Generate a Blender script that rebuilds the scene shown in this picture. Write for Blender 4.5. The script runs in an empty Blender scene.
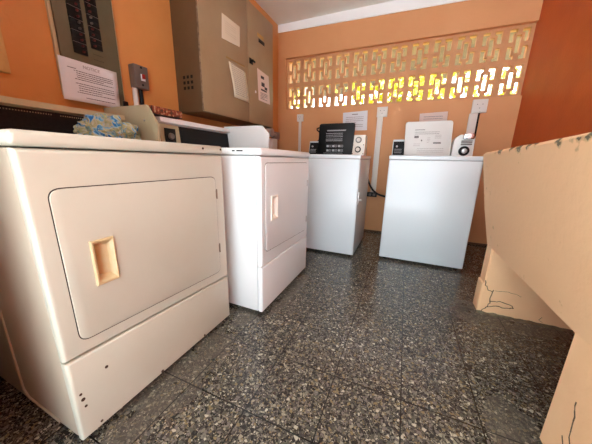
import bpy, bmesh, math, random
from mathutils import Vector, Matrix, noise

random.seed(7)
scene = bpy.context.scene
col = scene.collection

# ------------------------------------------------------------------ camera
F_PX, PITCH, YAW, ROLL = 247.784, 0.24551, -0.404505, 0.02049
CAM = Vector((1.54704, 0.0, 0.86088))
cp, sp, cy, sy = math.cos(PITCH), math.sin(PITCH), math.cos(YAW), math.sin(YAW)
fwd = Vector((sy * cp, cy * cp, -sp))
rgt = Vector((cy, -sy, 0.0))
up = rgt.cross(fwd)
cr, sr = math.cos(ROLL), math.sin(ROLL)
rgt2, up2 = cr * rgt + sr * up, -sr * rgt + cr * up
cam_data = bpy.data.cameras.new('camera')
cam_data.sensor_fit = 'HORIZONTAL'
cam_data.sensor_width = 36.0
cam_data.lens = F_PX * 36.0 / 592.0
cam_data.clip_start = 0.02
cam = bpy.data.objects.new('camera', cam_data)
col.objects.link(cam)
m = Matrix.Identity(4)
for i in range(3):
    m[i][0], m[i][1], m[i][2], m[i][3] = rgt2[i], up2[i], -fwd[i], CAM[i]
cam.matrix_world = m
scene.camera = cam

# ------------------------------------------------------------------ world, sun, exposure
world = bpy.data.worlds.new('sky')
scene.world = world
world.use_nodes = True
wn = world.node_tree
bgn = wn.nodes['Background']
bgn.inputs['Color'].default_value = (0.80, 0.91, 1.0, 1)
bgn.inputs['Strength'].default_value = 2.7
sun_d = bpy.data.lights.new('sun', 'SUN')
sun_d.energy = 19.0
sun_d.color = (1.0, 0.99, 0.97)
sun_d.angle = 0.01
sun = bpy.data.objects.new('sun', sun_d)
sun.rotation_euler = (math.radians(30), 0, math.radians(-12))
col.objects.link(sun)


def portal(name, loc, rot, sx, sy_):
    d = bpy.data.lights.new(name, 'AREA')
    d.shape = 'RECTANGLE'
    d.size, d.size_y = sx, sy_
    d.cycles.is_portal = True
    o = bpy.data.objects.new(name, d)
    o.location, o.rotation_euler = loc, rot
    col.objects.link(o)


portal('doorway_portal', (1.59, -1.02, 1.18), (math.radians(90), 0, 0), 1.74, 2.36)
scene.view_settings.view_transform = 'Standard'
scene.view_settings.look = 'None'
scene.view_settings.gamma = 1.0
scene.view_settings.exposure = 1.17
scene.view_settings.use_curve_mapping = False
scene.cycles.use_denoising = True
scene.cycles.max_bounces = 12
scene.cycles.diffuse_bounces = 8


# ------------------------------------------------------------------ helpers
def lin(r, g, b):
    f = lambda c: (c / 255) / 12.92 if c / 255 <= 0.04045 else ((c / 255 + 0.055) / 1.055) ** 2.4
    return (f(r), f(g), f(b), 1.0)


def mat(name, rgb, rough=0.5, metal=0.0, spec=0.5, var=0.0, vscale=6.0, rgb2=None, bump=0.0, bscale=40.0, coat=0.0):
    """principled material; var mixes a second paint tone through object-space noise"""
    M = bpy.data.materials.new(name)
    M.use_nodes = True
    nt = M.node_tree
    b = nt.nodes['Principled BSDF']
    b.inputs['Base Color'].default_value = lin(*rgb)
    b.inputs['Roughness'].default_value = rough
    b.inputs['Metallic'].default_value = metal
    b.inputs['Specular IOR Level'].default_value = spec
    b.inputs['Coat Weight'].default_value = coat
    tc = nt.nodes.new('ShaderNodeTexCoord')
    if var > 0 or rgb2:
        n = nt.nodes.new('ShaderNodeTexNoise')
        n.inputs['Scale'].default_value = vscale
        n.inputs['Detail'].default_value = 6
        n.inputs['Roughness'].default_value = 0.62
        nt.links.new(tc.outputs['Object'], n.inputs['Vector'])
        r = nt.nodes.new('ShaderNodeValToRGB')
        r.color_ramp.elements[0].position = 0.35
        r.color_ramp.elements[1].position = 0.68
        r.color_ramp.elements[0].color = lin(*rgb)
        c2 = rgb2 or tuple(c * (1 - var) for c in rgb)
        r.color_ramp.elements[1].color = lin(*c2)
        nt.links.new(n.outputs['Fac'], r.inputs['Fac'])
        nt.links.new(r.outputs['Color'], b.inputs['Base Color'])
    if bump > 0:
        n2 = nt.nodes.new('ShaderNodeTexNoise')
        n2.inputs['Scale'].default_value = bscale
        n2.inputs['Detail'].default_value = 5
        nt.links.new(tc.outputs['Object'], n2.inputs['Vector'])
        bp = nt.nodes.new('ShaderNodeBump')
        bp.inputs['Strength'].default_value = bump
        bp.inputs['Distance'].default_value = 0.01
        nt.links.new(n2.outputs['Fac'], bp.inputs['Height'])
        nt.links.new(bp.outputs['Normal'], b.inputs['Normal'])
    return M


def link(name, bm, material, parent=None, smooth=True):
    bmesh.ops.recalc_face_normals(bm, faces=bm.faces[:])
    me = bpy.data.meshes.new(name)
    bm.to_mesh(me)
    bm.free()
    me.materials.append(material)
    if smooth:
        for p in me.polygons:
            p.use_smooth = True
        me.set_sharp_from_angle(angle=math.radians(35))
    o = bpy.data.objects.new(name, me)
    col.objects.link(o)
    if parent is not None:
        o.parent = parent
        if parent.type == 'EMPTY' or parent.location.length > 0:
            o.matrix_parent_inverse = parent.matrix_world.inverted() if parent.parent else Matrix.Translation(-parent.location)
    return o


def tag(o, label=None, cat=None, group=None, kind=None):
    if label: o['label'] = label
    if cat: o['category'] = cat
    if group: o['group'] = group
    if kind: o['kind'] = kind
    return o


def thing(name, loc, label, cat, group=None):
    o = bpy.data.objects.new(name, None)
    o.empty_display_size = 0.05
    o.location = loc
    col.objects.link(o)
    return tag(o, label, cat, group)


def B():
    return bmesh.new()


def merge(bm, t):
    me = bpy.data.meshes.new('tmp')
    t.to_mesh(me)
    t.free()
    bm.from_mesh(me)
    bpy.data.meshes.remove(me)


def box(bm, x0, x1, y0, y1, z0, z1, bev=0.0, seg=2):
    t = bmesh.new()
    bmesh.ops.create_cube(t, size=1.0)
    for v in t.verts:
        v.co = Vector(((x0 + x1) / 2 + v.co.x * (x1 - x0), (y0 + y1) / 2 + v.co.y * (y1 - y0), (z0 + z1) / 2 + v.co.z * (z1 - z0)))
    if bev > 0:
        bmesh.ops.bevel(t, geom=t.edges[:], offset=bev, segments=seg, profile=0.5, affect='EDGES')
    merge(bm, t)
    return bm


def prism(bm, pts, axis, a, b, bev=0.0, seg=2):
    """polygon in the two other axes (x,y,z order kept) swept from a to b along axis"""
    t = bmesh.new()

    def P(p, w):
        return {'x': (w, p[0], p[1]), 'y': (p[0], w, p[1]), 'z': (p[0], p[1], w)}[axis]
    lo = [t.verts.new(P(p, a)) for p in pts]
    hi = [t.verts.new(P(p, b)) for p in pts]
    n = len(pts)
    f0 = t.faces.new(lo)
    f1 = t.faces.new(hi[::-1])
    for i in range(n):
        t.faces.new((lo[i], lo[(i + 1) % n], hi[(i + 1) % n], hi[i]))
    bmesh.ops.recalc_face_normals(t, faces=t.faces[:])
    if bev > 0:
        eds = [e for e in t.edges if (e in f0.edges or e in f1.edges)]
        bmesh.ops.bevel(t, geom=eds, offset=bev, segments=seg, profile=0.5, affect='EDGES')
    merge(bm, t)
    return bm


def rounded(pts, r, n=6):
    """round the corners of a convex polygon"""
    out = []
    N = len(pts)
    for i in range(N):
        p0, p, p1 = Vector(pts[i - 1]), Vector(pts[i]), Vector(pts[(i + 1) % N])
        rr = r[i] if isinstance(r, (list, tuple)) else r
        if rr <= 0:
            out.append(tuple(p))
            continue
        a = p + (p0 - p).normalized() * rr
        b = p + (p1 - p).normalized() * rr
        for k in range(n + 1):
            t = k / n
            q = a * (1 - t) ** 2 + p * 2 * t * (1 - t) + b * t * t
            out.append(tuple(q))
    return out


def rect(a0, a1, b0, b1):
    return [(a0, b0), (a1, b0), (a1, b1), (a0, b1)]


def cyl(bm, p0, p1, r, r1=None, seg=20, bev=0.0):
    p0, p1 = Vector(p0), Vector(p1)
    d = p1 - p0
    t = bmesh.new()
    bmesh.ops.create_cone(t, cap_ends=True, segments=seg, radius1=r, radius2=r if r1 is None else r1, depth=d.length)
    if bev > 0:
        eds = [e for e in t.edges if any(len(f.verts) > 4 for f in e.link_faces)]
        bmesh.ops.bevel(t, geom=eds, offset=bev, segments=2, profile=0.5, affect='EDGES')
    q = Vector((0, 0, 1)).rotation_difference(d.normalized())
    bmesh.ops.transform(t, matrix=Matrix.Translation((p0 + p1) / 2) @ q.to_matrix().to_4x4(), verts=t.verts[:])
    merge(bm, t)
    return bm


def tube(bm, pts, r, seg=8, smooth=True):
    pts = [Vector(p) for p in pts]
    if smooth and len(pts) > 2:
        out = []
        for i in range(len(pts) - 1):
            p0, p1, p2, p3 = pts[max(i - 1, 0)], pts[i], pts[i + 1], pts[min(i + 2, len(pts) - 1)]
            for k in range(6):
                t = k / 6
                out.append(0.5 * ((2 * p1) + (p2 - p0) * t + (2 * p0 - 5 * p1 + 4 * p2 - p3) * t * t + (3 * p1 - p0 - 3 * p2 + p3) * t ** 3))
        out.append(pts[-1])
        pts = out
    rings = []
    prev = None
    for i, p in enumerate(pts):
        d = (pts[min(i + 1, len(pts) - 1)] - pts[max(i - 1, 0)]).normalized()
        if prev is None:
            u = d.orthogonal().normalized()
        else:
            u = (prev - d * prev.dot(d)).normalized()
        prev = u
        w = d.cross(u)
        rings.append([bm.verts.new(p + (u * math.cos(2 * math.pi * k / seg) + w * math.sin(2 * math.pi * k / seg)) * r) for k in range(seg)])
    for a, b in zip(rings, rings[1:]):
        for k in range(seg):
            bm.faces.new((a[k], a[(k + 1) % seg], b[(k + 1) % seg], b[k]))
    bm.faces.new(rings[0][::-1])
    bm.faces.new(rings[-1])
    return bm


def cut(o, x0, x1, y0, y1, z0, z1):
    """cut a box-shaped hole into a mesh object"""
    c = bpy.data.objects.new('cutter', bpy.data.meshes.new('cutter'))
    t = box(B(), x0, x1, y0, y1, z0, z1)
    bmesh.ops.recalc_face_normals(t, faces=t.faces[:])
    t.to_mesh(c.data)
    t.free()
    col.objects.link(c)
    md = o.modifiers.new('cut', 'BOOLEAN')
    md.operation = 'DIFFERENCE'
    md.solver = 'EXACT'
    md.object = c
    bpy.context.view_layer.update()
    # the cutter is in world space, as are all meshes here
    dg = bpy.context.evaluated_depsgraph_get()
    me = bpy.data.meshes.new_from_object(o.evaluated_get(dg))
    o.modifiers.remove(md)
    old = o.data
    o.data = me
    me.name = old.name
    bpy.data.objects.remove(c)
    me.set_sharp_from_angle(angle=math.radians(35))


def dashes(bm, axis, w, u0, u1, v0, v1, rows, hgt, rnd, fill=0.9, depth=0.0006, indent=0.0, sgn=1):
    """rows of broken strokes standing for small print, on the plane axis = w"""
    for r in range(rows):
        vz = v1 - (r + 0.5) * (v1 - v0) / rows
        u = u0 + (indent if r % 4 else 0) * (u1 - u0)
        end = u0 + (u1 - u0) * (fill if r % 4 != 3 else fill * rnd.uniform(0.45, 0.8))
        while u < end:
            L = min(rnd.uniform(0.02, 0.07) * (u1 - u0), end - u)
            a, b = (w, w + depth * sgn) if sgn > 0 else (w - depth, w)
            if axis == 'x':
                box(bm, a, b, u, u + L, vz - hgt / 2, vz + hgt / 2)
            else:
                box(bm, u, u + L, a, b, vz - hgt / 2, vz + hgt / 2)
            u += L + rnd.uniform(0.008, 0.014) * (u1 - u0)
    return bm


def text(name, body, size, loc, rot, material, parent, align='CENTER'):
    c = bpy.data.curves.new(name, 'FONT')
    c.body = body
    c.size = size
    c.align_x = align
    c.align_y = 'CENTER'
    c.extrude = 0.0003
    t = bpy.data.objects.new(name, c)
    t.location, t.rotation_euler = loc, rot
    col.objects.link(t)
    bpy.context.view_layer.update()
    me = bpy.data.meshes.new_from_object(t.evaluated_get(bpy.context.evaluated_depsgraph_get()))
    mw = t.matrix_world.copy()
    bpy.data.objects.remove(t)
    me.transform(mw)
    me.materials.clear()
    me.materials.append(material)
    o = bpy.data.objects.new(name, me)
    col.objects.link(o)
    o.parent = parent
    if parent.location.length > 0:
        o.matrix_parent_inverse = Matrix.Translation(-parent.location)
    return o


RX = (math.radians(90), 0, math.radians(90))     # reads when seen from +x
RY = (math.radians(90), 0, 0)                    # reads when seen from -y

# ------------------------------------------------------------------ materials
ORANGE = mat('orange_wall_paint', (214, 154, 104), 0.62, var=0.05, vscale=2.2, rgb2=(208, 146, 95), bump=0.12, bscale=60)
RIGHTP = mat('deep_orange_wall_paint', (206, 94, 28), 0.55, vscale=2.5, rgb2=(192, 82, 20), bump=0.15, bscale=50)
LEFTP = mat('amber_wall_paint', (210, 146, 82), 0.55, vscale=2.5, rgb2=(202, 137, 72), bump=0.12, bscale=50)
CEIL = mat('ceiling_paint', (238, 243, 236), 0.8, vscale=3, rgb2=(232, 236, 228))
BAND = mat('white_band_paint', (244, 245, 244), 0.7)
PEACH = mat('peach_concrete_paint', (246, 203, 156), 0.7, vscale=5, rgb2=(240, 194, 146), bump=0.25, bscale=30)
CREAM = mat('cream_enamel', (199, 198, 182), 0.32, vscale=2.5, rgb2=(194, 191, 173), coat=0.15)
CREAM_SHADE = mat('cream_enamel_shaded', (182, 170, 152), 0.4, vscale=2.5, rgb2=(172, 158, 138))  # same cream enamel, darkened: the side's shade is put into the colour
WHITE_D = mat('white_enamel', (226, 230, 230), 0.28, coat=0.2)
WHITE_W = mat('cool_white_enamel', (212, 221, 225), 0.26, coat=0.2)
DARKGAP = mat('dark_seam', (48, 40, 34), 0.8)
BLACK = mat('black_plastic', (11, 11, 12), 0.5, spec=0.25)
GLOSSBLK = mat('black_glass_panel', (9, 9, 10), 0.5, spec=0.2, vscale=90, rgb2=(22, 22, 23))
TAN = mat('tan_enamel', (182, 172, 142), 0.45, vscale=4, rgb2=(174, 163, 131))
TRIMC = mat('cream_trim', (190, 178, 144), 0.5)
HINGE_M = mat('hinge_metal', (126, 110, 92), 0.5)
YELPL = mat('yellowed_plastic', (208, 188, 146), 0.4, vscale=25, rgb2=(198, 174, 126))
OFFPL = mat('ivory_plastic', (236, 232, 220), 0.35)
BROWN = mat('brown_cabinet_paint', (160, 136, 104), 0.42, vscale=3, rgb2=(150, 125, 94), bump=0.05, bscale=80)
BROWN_SHADE = mat('brown_cabinet_paint_shaded', (98, 74, 48), 0.5, vscale=3, rgb2=(90, 66, 42))  # same paint as the doors, with the side's shade mixed into the colour
OLIVE = mat('olive_grey_enamel', (98, 93, 70), 0.5, vscale=8, rgb2=(90, 85, 62))
GREYBOX = mat('grey_enamel', (104, 92, 84), 0.45)
STEEL = mat('steel', (170, 168, 165), 0.3, metal=0.9)
CHROME = mat('chrome', (210, 210, 212), 0.15, metal=1.0)
PAPER = mat('paper', (222, 222, 226), 0.8)
PAPER_C = mat('cream_paper', (222, 210, 188), 0.8)
PAPER_P = mat('pinkish_paper', (224, 205, 196), 0.8)
INK = mat('ink', (70, 66, 68), 0.8)
INK_L = mat('pale_ink', (150, 140, 138), 0.8)
WHITEINK = mat('white_print', (176, 178, 180), 0.7)
REDP = mat('red_plastic', (170, 34, 26), 0.4)
REDT = mat('dark_red_toggle', (96, 20, 18), 0.5)
WOOD = mat('pale_wood', (206, 166, 104), 0.6, vscale=12, rgb2=(192, 150, 90))
PVC = mat('white_conduit_plastic', (224, 218, 210), 0.45)
RUST = mat('rust', (70, 46, 28), 0.8)
CRACKM = mat('crack_gap', (84, 64, 48), 0.9)
GREYCON = mat('bare_concrete', (128, 116, 92), 0.9, vscale=30, rgb2=(86, 78, 62), bump=0.4, bscale=60)
TAPE = mat('yellow_tape', (186, 140, 66), 0.5)


def terrazzo():
    M = bpy.data.materials.new('terrazzo')
    M.use_nodes = True
    nt = M.node_tree
    N, L = nt.nodes, nt.links
    b = N['Principled BSDF']
    tc = N.new('ShaderNodeTexCoord')

    def voro(scale, feat, warp=0.0):
        v = N.new('ShaderNodeTexVoronoi')
        v.feature = feat
        v.inputs['Scale'].default_value = scale
        v.inputs['Randomness'].default_value = 1.0
        L.new(warped.outputs['Vector'], v.inputs['Vector'])
        return v
    # small warp so that chips come out angular and uneven
    nz = N.new('ShaderNodeTexNoise')
    nz.inputs['Scale'].default_value = 45
    L.new(tc.outputs['Object'], nz.inputs['Vector'])
    warped = N.new('ShaderNodeVectorMath')
    warped.operation = 'MULTIPLY_ADD'
    warped.inputs[1].default_value = (0.012, 0.012, 0)
    L.new(nz.outputs['Color'], warped.inputs[0])
    L.new(tc.outputs['Object'], warped.inputs[2])

    def chips(scale, gap, keep):
        f1 = voro(scale, 'F1')
        de = voro(scale, 'DISTANCE_TO_EDGE')
        sep = N.new('ShaderNodeSeparateColor')
        L.new(f1.outputs['Color'], sep.inputs['Color'])
        ramp = N.new('ShaderNodeValToRGB')
        cr_ = ramp.color_ramp
        cr_.interpolation = 'CONSTANT'
        stops = [(0.0, (44, 41, 39)), (0.16, (81, 78, 69)), (0.34, (112, 108, 97)), (0.46, (67, 64, 61)), (0.60, (138, 133, 115)),
                 (0.68, (106, 100, 94)), (0.80, (121, 108, 80)), (0.88, (170, 165, 147)), (0.94, (49, 44, 40))]
        cr_.elements[0].position, cr_.elements[0].color = 0.0, lin(*stops[0][1])
        cr_.elements[1].position, cr_.elements[1].color = stops[1][0], lin(*stops[1][1])
        for p, c in stops[2:]:
            e = cr_.elements.new(p)
            e.color = lin(*c)
        L.new(sep.outputs['Red'], ramp.inputs['Fac'])
        # chip mask: inside the cell, and only some of the cells
        g = N.new('ShaderNodeMath')
        g.operation = 'GREATER_THAN'
        g.inputs[1].default_value = gap
        L.new(de.outputs['Distance'], g.inputs[0])
        k = N.new('ShaderNodeMath')
        k.operation = 'LESS_THAN'
        k.inputs[1].default_value = keep
        L.new(sep.outputs['Green'], k.inputs[0])
        mm = N.new('ShaderNodeMath')
        mm.operation = 'MULTIPLY'
        L.new(g.outputs[0], mm.inputs[0])
        L.new(k.outputs[0], mm.inputs[1])
        return ramp, mm

    def mix(fac, a, c):
        x = N.new('ShaderNodeMix')
        x.data_type = 'RGBA'
        if hasattr(fac, 'outputs'):
            L.new(fac.outputs[0], x.inputs['Factor'])
        else:
            L.new(fac, x.inputs['Factor'])
        for s, v in ((x.inputs[6], a), (x.inputs[7], c)):
            if isinstance(v, tuple):
                s.default_value = v
            else:
                L.new(v, s)
        return x.outputs[2]
    fine, mf = chips(230, 0.04, 0.85)
    big, mb = chips(100, 0.06, 0.58)
    base = lin(36, 34, 31)
    c1 = mix(mf, base, fine.outputs['Color'])
    c2 = mix(mb, c1, big.outputs['Color'])

    # tile joints on a quarter-metre grid
    sepx = N.new('ShaderNodeSeparateXYZ')
    L.new(tc.outputs['Object'], sepx.inputs[0])

    def joint(ch, off, pitch, half):
        a = N.new('ShaderNodeMath'); a.operation = 'ADD'; a.inputs[1].default_value = -off
        L.new(sepx.outputs[ch], a.inputs[0])
        p = N.new('ShaderNodeMath'); p.operation = 'PINGPONG'; p.inputs[1].default_value = pitch / 2
        L.new(a.outputs[0], p.inputs[0])
        l = N.new('ShaderNodeMath'); l.operation = 'LESS_THAN'; l.inputs[1].default_value = half
        L.new(p.outputs[0], l.inputs[0])
        return l
    jx = joint('X', 1.122, 0.2535, 0.0021)
    jy = joint('Y', 0.565, 0.272, 0.0022)
    jj = N.new('ShaderNodeMath'); jj.operation = 'MAXIMUM'
    L.new(jx.outputs[0], jj.inputs[0]); L.new(jy.outputs[0], jj.inputs[1])
    c3 = c2

    # dust trodden along the dryer fronts and round the laundry sink
    def smask(cx, cy_, rx, ry, rot=0.0):
        mp = N.new('ShaderNodeMapping')
        mp.vector_type = 'TEXTURE'
        mp.inputs['Location'].default_value = (cx, cy_, 0)
        mp.inputs['Rotation'].default_value = (0, 0, rot)
        mp.inputs['Scale'].default_value = (rx, ry, 1)
        L.new(tc.outputs['Object'], mp.inputs['Vector'])
        ln = N.new('ShaderNodeVectorMath'); ln.operation = 'LENGTH'
        L.new(mp.outputs[0], ln.inputs[0])
        mr = N.new('ShaderNodeMapRange')
        mr.inputs['From Min'].default_value = 0.55
        mr.inputs['From Max'].default_value = 1.0
        mr.inputs['To Min'].default_value = 1.0
        mr.inputs['To Max'].default_value = 0.0
        L.new(ln.outputs['Value'], mr.inputs['Value'])
        return mr
    masks = [smask(0.80, 0.60, 0.14, 0.40, 0.1), smask(2.02, 1.62, 0.14, 0.16, 0.5), smask(2.16, 1.58, 0.34, 0.10, 0.0),
             smask(1.98, 0.87, 0.10, 0.16, 0.0), smask(0.93, 1.4, 0.06, 0.35), smask(0.80, 1.02, 0.12, 0.10)]
    acc = masks[0].outputs[0]
    for q in masks[1:]:
        mx = N.new('ShaderNodeMath'); mx.operation = 'MAXIMUM'
        L.new(acc, mx.inputs[0]); L.new(q.outputs[0], mx.inputs[1])
        acc = mx.outputs[0]
    dn = N.new('ShaderNodeTexNoise'); dn.inputs['Scale'].default_value = 14; dn.inputs['Detail'].default_value = 7
    L.new(tc.outputs['Object'], dn.inputs['Vector'])
    dr = N.new('ShaderNodeMapRange')
    dr.inputs['From Min'].default_value = 0.34; dr.inputs['From Max'].default_value = 0.62
    dr.inputs['To Min'].default_value = 0.05; dr.inputs['To Max'].default_value = 0.55
    L.new(dn.outputs['Fac'], dr.inputs['Value'])
    dm = N.new('ShaderNodeMath'); dm.operation = 'MULTIPLY'
    L.new(acc, dm.inputs[0]); L.new(dr.outputs[0], dm.inputs[1])
    c4 = mix(dm, c3, lin(98, 90, 78))
    c5 = mix(jj, c4, lin(14, 12, 11))
    L.new(c5, b.inputs['Base Color'])
    rr = N.new('ShaderNodeMapRange')
    rr.inputs['To Min'].default_value = 0.22; rr.inputs['To Max'].default_value = 0.75
    L.new(dm.outputs[0], rr.inputs['Value'])
    L.new(rr.outputs[0], b.inputs['Roughness'])
    return M


TERRAZZO = terrazzo()


def rim_paint():
    """peach paint with the concrete showing where it has flaked off along the rim"""
    M = mat('flaking_peach_paint', (246, 203, 156), 0.7, bump=0.25, bscale=30)
    nt = M.node_tree
    N, L = nt.nodes, nt.links
    b = N['Principled BSDF']
    tc = N.new('ShaderNodeTexCoord')
    sx = N.new('ShaderNodeSeparateXYZ')
    L.new(tc.outputs['Object'], sx.inputs[0])
    n = N.new('ShaderNodeTexNoise'); n.inputs['Scale'].default_value = 16; n.inputs['Detail'].default_value = 6
    L.new(tc.outputs['Object'], n.inputs['Vector'])
    h = N.new('ShaderNodeMapRange')
    h.inputs['From Min'].default_value = 0.885; h.inputs['From Max'].default_value = 0.935
    h.inputs['To Min'].default_value = -0.14; h.inputs['To Max'].default_value = 0.10
    L.new(sx.outputs['Z'], h.inputs['Value'])
    yy = N.new('ShaderNodeMapRange')
    yy.inputs['From Min'].default_value = 1.3; yy.inputs['From Max'].default_value = 1.55
    yy.inputs['To Min'].default_value = -0.035; yy.inputs['To Max'].default_value = 0.03
    L.new(sx.outputs['Y'], yy.inputs['Value'])
    a = N.new('ShaderNodeMath'); a.operation = 'ADD'
    L.new(n.outputs['Fac'], a.inputs[0]); L.new(h.outputs[0], a.inputs[1])
    a2 = N.new('ShaderNodeMath'); a2.operation = 'ADD'
    L.new(a.outputs[0], a2.inputs[0]); L.new(yy.outputs[0], a2.inputs[1])
    r = N.new('ShaderNodeValToRGB')
    e = r.color_ramp.elements
    e[0].position, e[0].color = 0.54, lin(246, 203, 156)
    e[1].position, e[1].color = 0.56, lin(230, 188, 140)
    q = e.new(0.60); q.color = lin(206, 170, 128)
    q = e.new(0.615); q.color = lin(112, 102, 78)
    L.new(a2.outputs[0], r.inputs['Fac'])
    L.new(r.outputs['Color'], b.inputs['Base Color'])
    return M


RIM = rim_paint()

# ------------------------------------------------------------------ setting
XL, XR, YE, YF = -0.093, 2.465, 3.153, -1.0
ZC = 2.46
tag(link('floor', box(B(), XL - 0.15, XR + 0.15, YF - 0.15, YE + 0.20, -0.1, 0), TERRAZZO), kind='structure')
tag(link('ceiling', box(B(), XL - 0.15, XR + 0.15, -2.45, YE + 0.3, ZC, ZC + 0.12), CEIL), kind='structure')  # extended past the doorway as an unseen eave to keep sun out
tag(link('wall_left', box(B(), XL - 0.15, XL, YF - 0.15, YE + 0.20, 0, ZC), LEFTP), kind='structure')
tag(link('wall_right', box(B(), XR, XR + 0.15, YF - 0.15, YE + 0.20, 0, ZC), RIGHTP), kind='structure')
w = B()                                             # front wall with the wide doorway
box(w, XL, 0.72, YF - 0.15, 0.115, 0, ZC)  # deep unseen block, added to keep doorway light off the dryer side
box(w, 0.72, XR, YF - 0.15, YF, 2.36, ZC)
tag(link('wall_front', w, mat('white_wall_paint', (232, 234, 236), 0.7)), kind='structure')  # unseen wall, made white to bounce light onto sink and ceiling
VZ0, VZ1 = 1.487, 2.087
w = B()                                             # back wall: lower part, beam and the reveal round the vent blocks
box(w, XL, XR, YE, YE + 0.18, 0, VZ0)
box(w, XL, XR, YE, YE + 0.18, VZ1, ZC)
box(w, XL, 0.012, YE, YE + 0.18, VZ0, VZ1)
tag(link('wall_back', w, ORANGE), kind='structure')
tag(link('trim_1', prism(B(), [(XL, 2.378), (XR, 2.328), (XR, ZC), (XL, ZC)], 'y', YE - 0.012, YE), BAND), kind='structure')
tag(link('grime_line_back', box(B(), XL, XR, YE - 0.006, YE, 0, 0.02), mat('grimy_mortar', (96, 70, 50), 0.9)), kind='structure')  # thin strip standing for the dark grime line at the wall foot

# vent blocks: one pierced block, copied along two courses
win = thing('window_1', (1.23, YE + 0.08, VZ0), None, None)
win['kind'] = 'structure'
NB = 12
X0v = 0.012
PW = (XR - X0v) / NB
PH = (VZ1 - VZ0) / 2
BY0, BY1 = YE + 0.045, YE + 0.092


def vent_block():
    """solid block with four corner L slots round a central slot"""
    w_, h_ = PW, PH
    mx, mz = 0.026, 0.026
    iw, ih = w_ - 2 * mx, h_ - 2 * mz
    # cell lines inside the opening
    gx = [0, mx, mx + iw * 0.25, mx + iw * 0.375, mx + iw * 0.625, mx + iw * 0.75, mx + iw, w_]
    gz = [0, mz, mz + ih * 0.13, mz + ih * 0.20, mz + ih * 0.43, mz + ih * 0.57, mz + ih * 0.80, mz + ih * 0.87, mz + ih, h_]
    op = set()
    for j in (1, 2, 3):
        op.add((1, j)); op.add((5, j))
    for j in (5, 6, 7):
        op.add((1, j)); op.add((5, j))
    op |= {(2, 1), (4, 1), (2, 7), (4, 7)}
    for j in (3, 4, 5):
        op.add((3, j))
    b_ = B()
    nx, nz = len(gx) - 1, len(gz) - 1
    vf, vb = {}, {}
    for i, x in enumerate(gx):
        for j, z in enumerate(gz):
            vf[i, j] = b_.verts.new((x, 0, z))
            vb[i, j] = b_.verts.new((x, BY1 - BY0, z))
    solid = lambda i, j: 0 <= i < nx and 0 <= j < nz and (i, j) not in op
    for i in range(nx):
        for j in range(nz):
            if not solid(i, j):
                continue
            b_.faces.new((vf[i, j], vf[i + 1, j], vf[i + 1, j + 1], vf[i, j + 1]))
            b_.faces.new((vb[i, j], vb[i, j + 1], vb[i + 1, j + 1], vb[i + 1, j]))
            for (di, dj, a, c) in ((-1, 0, (i, j), (i, j + 1)), (1, 0, (i + 1, j), (i + 1, j + 1)), (0, -1, (i, j), (i + 1, j)), (0, 1, (i, j + 1), (i + 1, j + 1))):
                if not solid(i + di, j + dj):
                    b_.faces.new((vf[a], vf[c], vb[c], vb[a]))
    loose = [v for v in b_.verts if not v.link_faces]
    bmesh.ops.delete(b_, geom=loose, context='VERTS')
    return b_


BLK = mat('vent_block_paint', (208, 150, 102), 0.65, vscale=14, rgb2=(198, 144, 100))
blk0 = link('ventilation_block', vent_block(), BLK, smooth=False)
blk0.parent = win
first = True
for r in range(2):
    for c in range(NB):
        o = blk0 if first else blk0.copy()
        if not first:
            col.objects.link(o)
        first = False
        o.parent = win
        o.location = (X0v + c * PW - win.location.x, BY0 - win.location.y, VZ0 + r * PH - win.location.z)

# outdoors, seen through the slots and lit by the sun: yard, a neighbour's wall, bushes
YARD = mat('pale_paving', (204, 208, 212), 0.9, vscale=2, rgb2=(192, 196, 200))
t = B()
box(t, -14, 16, -14, YF - 0.15, -0.12, -0.02)
tag(link('ground', t, YARD), kind='structure')
tag(link('lawn', box(B(), -14, 16, YE + 0.2, 14, -0.12, -0.02), mat('grassy_ground', (84, 92, 44), 0.95, vscale=2, rgb2=(70, 66, 38))), kind='structure')
nb = thing('carport', (1.0, 7.0, -0.02), 'beige carport roof on columns behind the pierced vent blocks', 'carport')
link('roof', prism(B(), [(-6, 5.5), (6, 5.5), (6, 7.1), (3.2, 7.4), (1.6, 8.5), (-6, 9.4)], 'z', 2.98, 3.16), mat('beige_render', (160, 124, 84), 0.8, vscale=2.5, rgb2=(120, 92, 62)), nb)
COLM = mat('column_render', (226, 222, 210), 0.8)
for px in (-4.6, -1.4, 1.9, 5.0):
    link('column', box(B(), px - 0.12, px + 0.12, 7.5, 7.75, -0.02, 2.98), COLM, nb)
rnd = random.Random(3)
t = B()
for k in range(3000):
    cx_ = rnd.choice((-2.6, -0.9, 0.75, 1.15, 1.5, 1.7, 2.55)) + rnd.gauss(0, 0.30)
    cz_ = -0.02 + 2.22 * rnd.random() ** 0.8
    c_ = Vector((cx_, 5.0 + rnd.gauss(0, 0.16), cz_))
    s_ = rnd.uniform(0.05, 0.11)
    a_ = Vector((rnd.gauss(0, 1), rnd.gauss(0, 1), rnd.gauss(0, 1))).normalized()
    b__ = a_.orthogonal().normalized()
    n_ = a_.cross(b__)
    vs = [t.verts.new(c_ + a_ * s_), t.verts.new(c_ + b__ * s_ * 0.45 + n_ * s_ * 0.12), t.verts.new(c_ - a_ * s_), t.verts.new(c_ - b__ * s_ * 0.45 + n_ * s_ * 0.12)]
    t.faces.new(vs)
tag(link('foliage', t, mat('yellow_green_leaf', (206, 196, 40), 0.6, vscale=3, rgb2=(140, 150, 30)), smooth=False),
    'sunlit yellow green foliage seen through the vent blocks', 'foliage', kind='stuff')


# ------------------------------------------------------------------ dryers
def quad(y0, y1, zt, zb0, zb1):
    """y/z outline, its lower edge running from zb0 to zb1"""
    return [(y0, zb0), (y1, zb1), (y1, zt), (y0, zt)]


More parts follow.
